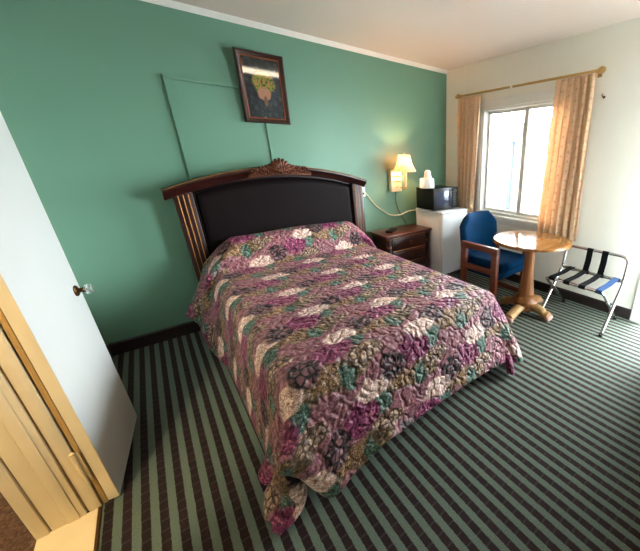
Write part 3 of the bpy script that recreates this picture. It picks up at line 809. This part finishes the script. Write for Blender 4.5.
b = BM(); tube(b, smooth_path([(1.765, 3.165, 1.09), (1.80, 3.172, 1.05), (1.90, 3.180, .925), (2.02, 3.180, .83), (2.12, 3.18, .775), (2.25, 3.178, .762), (2.36, 3.176, .79), (2.46, 3.172, .80), (2.55, 3.172, .79)], 6), .0075, 8); o = obj('wall_cable', b, M_cable); reorigin(o)
tag(o, 'cream cable sagging along the green wall behind the nightstand', 'cable')

# ------------------------------------------------------------------ picture
PW, PH, lean = .357, .515, math.radians(5.6)
pm = Matrix.Translation((.912, YB-.006, 1.715)) @ Matrix.Rotation(lean, 4, 'X')
pic = thing('framed_picture', 'dark framed still life of a flower pot hanging above the headboard', 'picture', (.912, YB, 1.715))
b = BM()
def molding(b, w, h, prof):
    # prof: (inset from the outer edge, depth towards the room)
    ring = []
    for ins, d in prof:
        x, z0, z1 = w/2-ins, ins, h-ins
        ring.append([b.verts.new((-x, -d, z0)), b.verts.new((x, -d, z0)), b.verts.new((x, -d, z1)), b.verts.new((-x, -d, z1))])
    for i in range(len(ring)-1):
        for k in range(4): b.faces.new((ring[i][k], ring[i][(k+1) % 4], ring[i+1][(k+1) % 4], ring[i+1][k]))
molding(b, PW, PH, [(0, 0), (0, .018), (.004, .026), (.014, .028), (.02, .020), (.030, .016), (.036, .010), (.036, .003)]); 
bmesh.ops.recalc_face_normals(b, faces=b.faces)
for side in range(4):
    n = 34 if side % 2 else 24
    for k in range(n):
        t_ = (k+.5)/n
        if side == 0: p = (-PW/2+PW*t_, .009)
        elif side == 1: p = (PW/2-.009, PH*t_)
        elif side == 2: p = (-PW/2+PW*t_, PH-.009)
        else: p = (-PW/2+.009, PH*t_)
        r = bmesh.ops.create_icosphere(b, subdivisions=1, radius=.0065); xf(r['verts'], Matrix.Translation((p[0], -.027, p[1])))
xf(b.verts, pm); obj('frame', b, plain('dark carved frame', (58, 30, 20), .4, .1, .3), pic)
b = BM(); molding(b, PW-.068, PH-.068, [(0, .014), (.003, .016), (.008, .012), (.008, .003)]); bmesh.ops.translate(b, verts=b.verts, vec=(0, 0, .034)); xf(b.verts, pm); obj('inner_lip', b, plain('copper lip', (150, 84, 50), .4, .4), pic)
b = BM(); box(b, -PW/2+.004, PW/2-.004, -.002, .002, .004, PH-.004); xf(b.verts, pm); obj('backing', b, plain('backing board', (60, 48, 40), .8), pic)
def print_mat():
    t = NT('still life print'); g_ = t.coord('UV')
    n = t.noise(g_, 9, 4, .6); sp = t.n('ShaderNodeSeparateXYZ'); t.lk(g_, sp.inputs[0]); u, v = sp.outputs[0], sp.outputs[1]
    c = t.ramp(n, [(.3, lin((8, 18, 26))), (.52, lin((22, 46, 56))), (.72, lin((84, 104, 100)))])
    wob = t.math('MULTIPLY', t.math('SUBTRACT', t.noise(g_, 14, 3), .5), .28)
    def ell(cx, cy, a, b_, k=1.0):
        r = t.math('SQRT', t.math('ADD', t.math('POWER', t.math('DIVIDE', t.math('SUBTRACT', u, cx), a), 2), t.math('POWER', t.math('DIVIDE', t.math('SUBTRACT', v, cy), b_), 2)))
        return t.math('SUBTRACT', 1, t.smooth(t.math('ADD', r, t.math('MULTIPLY', wob, k*3)), .85, 1.1))
    c = t.mix(ell(.52, .60, .30, .17), c, t.ramp(t.noise(g_, 22, 3), [(.4, lin((50, 92, 20))), (.5, lin((168, 184, 50))), (.6, lin((232, 150, 80)))]))
    c = t.mix(ell(.50, .42, .18, .11, .3), c, t.mix(n, lin((206, 140, 104)), lin((238, 190, 150))))
    c = t.mix(ell(.52, .30, .05, .09, .3), c, lin((150, 110, 84)))
    t.base(c); t.set(Roughness=.5); return t.m
b = BM(); V4 = [b.verts.new(p) for p in ((-PW/2+.035, -.004, .035), (PW/2-.035, -.004, .035), (PW/2-.035, -.004, PH-.035), (-PW/2+.035, -.004, PH-.035))]; f_ = b.faces.new(V4)
ul = b.loops.layers.uv.new('UVMap')
for lp, uvv in zip(f_.loops, ((0, 0), (1, 0), (1, 1), (0, 1))): lp[ul].uv = uvv
xf(b.verts, pm); obj('print', b, print_mat(), pic, False)
t = NT('picture glass'); gl = t.n('ShaderNodeBsdfGlossy'); gl.inputs['Roughness'].default_value = .03; tr = t.n('ShaderNodeBsdfTransparent'); fr_ = t.n('ShaderNodeFresnel'); fr_.inputs[0].default_value = 1.47
ms = t.n('ShaderNodeMixShader'); t.lk(fr_.outputs[0], ms.inputs[0]); t.lk(tr.outputs[0], ms.inputs[1]); t.lk(gl.outputs[0], ms.inputs[2]); t.lk(ms.outputs[0], t.out.inputs[0])
b = BM(); box(b, -PW/2+.034, PW/2-.034, -.008, -.006, .034, PH-.034); xf(b.verts, pm); obj('glass', b, t.m, pic, False)

# ------------------------------------------------------------------ curtains
CX = 2.975
rod = thing('curtain_rod', 'brass curtain rod on brackets above the window', 'curtain rod', (CX, 2.07, 2.10))
b = BM(); box(b, CX-.009, CX+.009, 1.27, 2.93, 2.105, 2.125, .004); obj('rod', b, M_brass, rod)
b = BM(); box(b, CX-.012, CX+.012, 2.125, 2.155, 2.101, 2.129, .004); obj('joint_collar', b, M_plastic, rod)
for y in (1.262, 2.905):
    b = BM(); lathe(b, [(0, -.04), (.016, -.034), (.026, -.015), (.027, .0), (.02, .015), (.011, .02), (.011, .03)], (CX, y, 2.115), 18, 1)
    box(b, CX+.0, XR, y+.03, y+.045, 2.105, 2.125, .003); box(b, XR-.006, XR, y+.02, y+.055, 2.08, 2.15, .002)
    obj('finial', b, M_brass, rod)
def curtain(name, label, y0t, y1t, y0b, y1b, zt, zb, npl, seed, amp=.035, mid=None, group='peach curtains'):
    rnd = random.Random(seed); nx, nz = 150, 40
    ph = [rnd.uniform(-.6, .6) for _ in range(40)]
    me = bpy.data.meshes.new(name); vs = []; uv = []
    for j in range(nz):
        t_ = j/(nz-1); z = zt+(zb-zt)*t_
        a0 = y0t+(y0b-y0t)*t_; a1 = y1t+(y1b-y1t)*t_
        if mid: a0 += mid[0]*sin(PI*t_); a1 += mid[1]*sin(PI*t_)
        for i in range(nx):
            s = i/(nx-1); y = a0+(a1-a0)*s
            w1 = sin(2*PI*npl*s+.5*sin(3*t_+seed)+ph[int(s*npl) % 40]*.3); w2 = sin(2*PI*npl*2.1*s+seed+2*t_)
            x = CX+amp*(.55+.45*t_)*(w1*.8+w2*.25*(1-.3*t_)) - .006
            y += .012*cos(2*PI*npl*s)*(1-t_*.3)
            hem = .008*sin(9*s+seed)*t_
            vs.append((x, y, z+hem)); uv.append((s*abs(y1t-y0t)*2.2, z))
    c = Vector((CX, (y0b+y1b)/2, zb))
    me.from_pydata([tuple(Vector(p)-c) for p in vs], [], [(j*nx+i, j*nx+i+1, (j+1)*nx+i+1, (j+1)*nx+i) for j in range(nz-1) for i in range(nx-1)])
    ul = me.uv_layers.new(name='UVMap'); 
    for l in me.loops: ul.data[l.index].uv = uv[l.vertex_index]
    for p in me.polygons: p.use_smooth = True
    me.materials.append(M_curtain)
    o = bpy.data.objects.new(name, me); COL.objects.link(o); o.location = c
    m_ = o.modifiers.new('thick', 'SOLIDIFY'); m_.thickness = .002
    tag(o, label, 'curtain', group); return o
curtain('curtain', 'peach patterned curtain at the right side of the window, behind the round table', 1.285, 1.64, 1.235, 1.665, 2.097, .66, 6, 2, .030)
curtain('curtain', 'narrow peach patterned curtain at the left side of the window, behind the refrigerator', 2.535, 2.885, 2.605, 2.885, 2.094, .66, 5, 5, .030)
hk = thing('wall_hook', 'tiny dark tieback hook in the cream wall right of the curtain', 'hook', (XR, 1.235, 1.925))
b = BM(); tube(b, smooth_path([(XR, 1.237, 1.925), (XR-.03, 1.237, 1.925), (XR-.05, 1.235, 1.93), (XR-.056, 1.232, 1.945)], 5), .004, 8); obj('prong', b, M_brassdark, hk)
b = BM(); lathe(b, [(.012, 0), (.010, -.005), (.004, -.006)], (XR, 1.237, 1.925), 12, 0); obj('base', b, M_brassdark, hk)

# ------------------------------------------------------------------ round table
TX, TY, TZ, TR = 2.465, 1.43, .745, .350
tb = thing('round_table', 'round oak pedestal table by the window with a glossy top', 'table', (TX, TY, 0))
b = BM(); lathe(b, [(0, -.030), (TR-.012, -.030), (TR-.002, -.026), (TR, -.018), (TR, -.008), (TR-.006, -.001), (TR-.012, 0), (0, 0)], (TX, TY, TZ), 96); obj('tabletop', b, M_oak, tb)
b = BM(); box(b, TX-.22, TX+.22, TY-.03, TY+.03, TZ-.055, TZ-.030, .004); box(b, TX-.03, TX+.03, TY-.22, TY+.22, TZ-.056, TZ-.031, .004); obj('top_bearer', b, M_oakv, tb)
b = BM(); lathe(b, [(.048, .715), (.050, .66), (.046, .60), (.050, .45), (.060, .32), (.072, .22), (.074, .20), (.066, .195), (.082, .185), (.112, .165), (.128, .14), (.122, .112), (.086, .10), (.094, .09), (.102, .07), (.098, .05), (0, .05)][::-1], (TX, TY, 0), 40); obj('pedestal', b, M_oakv, tb)
for k in range(4):
    a = PI/2*k+PI+.06; L = .29 if k % 2 == 0 else .25
    b = BM()
    d = Vector((cos(a), sin(a), 0))
    pts = [Vector((TX, TY, .085))+d*.06, Vector((TX, TY, .085))+d*.12, Vector((TX, TY, .07))+d*.18, Vector((TX, TY, .05))+d*(L-.05), Vector((TX, TY, .043))+d*L]
    tube(b, smooth_path(pts, 5), [.050-.008*i/20 if i < 14 else .046 for i in range(21)], 14, flat=(1.0, .85))
    f_ = obj('foot', b, M_claw, tb)
    b = BM(); sd = Vector((-d.y, d.x, 0))
    for q in (-1.1, 0, 1.1):
        r = bmesh.ops.create_uvsphere(b, u_segments=12, v_segments=8, radius=.026)
        c0 = Vector((TX, TY, .027))+d*(L+.008)+sd*q*.026
        xf(r['verts'], Matrix.Translation(c0))
    obj('toe', b, M_clawend, f_)

# ------------------------------------------------------------------ armchair
ch = thing('armchair', 'blue upholstered armchair with boxy wooden arms beside the refrigerator', 'chair', (2.56, 1.93, 0))
for x0 in (2.26, 2.80):
    b = BM(); x1 = x0+.05
    ya, yb, za, zb = 1.655, 2.125, 0, .63
    box(b, x0, x1, ya, yb, zb-.06, zb, .008); box(b, x0+.002, x1-.002, ya, ya+.07, 0.0, zb-.045, .006); box(b, x0+.002, x1-.002, yb-.07, yb, 0.0, zb-.045, .006)
    box(b, x0+.003, x1-.003, ya+.05, yb-.05, .35, .405, .005); box(b, x0+.003, x1-.003, ya+.05, yb-.05, .0, .055, .005)
    # rounded inner corners of the window in the arm
    for (yy, zz, sy, sz) in ((ya+.068, .403, 1, 1), (yb-.068, .403, -1, 1), (ya+.068, zb-.058, 1, -1), (yb-.068, zb-.058, -1, -1)):
        q = .03; arc = [(yy, zz)]+[(yy+sy*q*(1-sin(a)), zz+sz*q*(1-cos(a))) for a in np.linspace(0, PI/2, 6)]
        prism(b, arc, 0, x0+.004, x1-.004)
    obj('arm', b, M_chairw, ch)
b = BM(); box(b, 2.312, 2.798, 1.66, 2.15, .30, .375, .01); obj('seat_frame', b, M_blue, ch)
b = BM(); box(b, 2.315, 2.795, 1.63, 2.12, .37, .475, .035, 5); obj('seat_cushion', b, M_blue, ch, True, 80)
b = BM(); nb, nh = 30, 24
# barrel back: outline tapers to rounded shoulders, curved in plan
def backpt(i, j, side):
    s = i/(nb-1)*2-1; t_ = j/(nh-1); zz = .30+.583*t_
    wd = .29 if t_ < .80 else .29-.12*((t_-.80)/.20)
    x = 2.575+s*wd; top = 0
    y = 2.145+.075*t_-.055*s*s
    th = .055*math.sqrt(max(0.0, 1-abs(s)**10))*math.sqrt(max(0., 1-max(0, (t_-.85)/.15)**2*.98))
    return (x, y+side*th*.9, zz)
A = grid_mesh(b, nb, nh, lambda i, j: backpt(i, j, -1)); B = grid_mesh(b, nb, nh, lambda i, j: backpt(i, j, 1))
for j in range(nh-1):
    for i in (0, nb-1): b.faces.new((A[j][i], A[j+1][i], B[j+1][i], B[j][i]))
for i in range(nb-1):
    for j in (0, nh-1): b.faces.new((A[j][i], A[j][i+1], B[j][i+1], B[j][i]))
bmesh.ops.recalc_face_normals(b, faces=b.faces); obj('backrest', b, M_blue, ch, True, 70)

# ------------------------------------------------------------------ luggage rack
lr = thing('luggage_rack', 'folding chrome luggage rack with black and blue straps by the cream wall', 'luggage rack', (2.74, 1.0, 0))
ry0, ry1 = .73, 1.30; SF, SR, SZ = 2.50, 2.885, .415
R_ = .0145
# U frame with the front rail, legs run back to the wall
b = BM(); tube(b, round_corners([(2.975, ry0+.03, .012), (SF, ry0+.03, SZ), (SF, ry1-.03, SZ), (2.975, ry1-.03, .012)], .075, 7), R_, 12); obj('front_frame', b, M_chrome, lr)
# U frame with the rear rail, legs come forward
b = BM(); tube(b, round_corners([(2.555, ry0, .012), (SR, ry0, SZ), (SR, ry1, SZ), (2.555, ry1, .012)], .03, 4), R_, 12); obj('rear_frame', b, M_chrome, lr)
# backrest hoop
b = BM(); tube(b, round_corners([(SR, ry0+.005, SZ), (2.915, ry0+.005, .63), (2.915, ry1-.005, .63), (SR, ry1-.005, SZ)], .07, 7), .014, 12); obj('back_hoop', b, M_chrome, lr)
for y in (ry0+.03, ry1-.03): b = BM(); tube(b, [(2.975, y, .0), (2.96, y, .03)], .017, 10); obj('rubber_tip', b, M_rubber, lr)
for y in (ry0, ry1): b = BM(); tube(b, [(2.553, y, .0), (2.568, y, .03)], .017, 10); obj('rubber_tip', b, M_rubber, lr)
for y in (ry0+.015, ry1-.015): b = BM(); lathe(b, [(.008, -.022), (.011, -.02), (.011, .02), (.008, .022)], (2.726, y, .222), 10, 1); obj('pivot', b, M_chrome, lr)
def ribbon(b, path, y0, y1, th=.003):
    P = [Vector(p) for p in path]; n = len(P); top = []; bot = []
    for i in range(n):
        t_ = (P[min(i+1, n-1)]-P[max(i-1, 0)]).normalized(); nn = Vector((-t_.z, 0, t_.x))
        top.append((P[i]+nn*th/2)); bot.append((P[i]-nn*th/2))
    loop = top+bot[::-1]
    A = [b.verts.new((p.x, y0, p.z)) for p in loop]; B = [b.verts.new((p.x, y1, p.z)) for p in loop]
    m = len(loop); fs = []
    for i in range(m): fs.append(b.faces.new((A[i], A[(i+1) % m], B[(i+1) % m], B[i])))
    for i in range(n-1):
        k = m-1-i
        fs.append(b.faces.new((A[i], A[k], A[k-1], A[i+1]))); fs.append(b.faces.new((B[i], B[i+1], B[k-1], B[k])))
    bmesh.ops.recalc_face_normals(b, faces=fs)
def wrap(cx, cz, r, a0, a1, n=10): return [(cx+r*cos(a0+(a1-a0)*k/n), 0, cz+r*sin(a0+(a1-a0)*k/n)) for k in range(n+1)]
seat_path = wrap(SF, SZ, R_+.003, -PI*.4, -PI*1.5, 12)+[(2.69, 0, SZ+.008)]+wrap(SR, SZ, R_+.003, PI*.5, -PI*.6, 10)
ys = [1.20, 1.065, .93, .79]
for k, y in enumerate(ys):
    b = BM(); ribbon(b, seat_path, y-.027, y+.027); st = obj('seat_strap', b, M_strapb if k == 3 else M_strap, lr)
    if k == 3: st['label'] = 'blue seat strap'
for y in ys[1:3]:
    b = BM(); ribbon(b, [(SR-.016, 0, SZ-.01), (SR-.018, 0, SZ+.02), (2.895, 0, .53)]+wrap(2.915, .63, .014, PI, -PI*.3, 8), y-.027, y+.027); obj('back_strap', b, M_strap, lr)

# ------------------------------------------------------------------ unseen fixture added on the near wall for the picture-glass band and warm light
vl = thing('reflection_light', 'unseen long light added opposite the headboard for the picture-glass reflection', 'lamp', (2.25, YN, 2.08))
b = BM(); box(b, 1.83, 2.77, YN, YN+.05, 2.06, 2.20, .006); obj('housing', b, M_white, vl)
b = BM(); box(b, 1.86, 2.74, YN+.05, YN+.10, 2.085, 2.175, .02, 3); obj('diffuser', b, emis('lit diffuser', (1, .84, .62), 8), vl)

# ceiling lamp of the side room behind the left doorway
bl = thing('ceiling_lamp', 'round warm ceiling lamp in the side room beyond the left doorway', 'lamp', (-1.25, .25, 2.30))
b = BM(); lathe(b, [(0, .14), (.13, .14), (.13, .12), (.12, .11), (0, .11)][::-1], (-1.25, .25, 2.30), 28); obj('base', b, M_brass, bl)
b = BM(); lathe(b, [(0, 0), (.05, .006), (.09, .03), (.112, .07), (.115, .112), (0, .112)], (-1.25, .25, 2.30), 32); obj('glass_dome', b, emis('warm dome', (1, .83, .56), 150), bl)
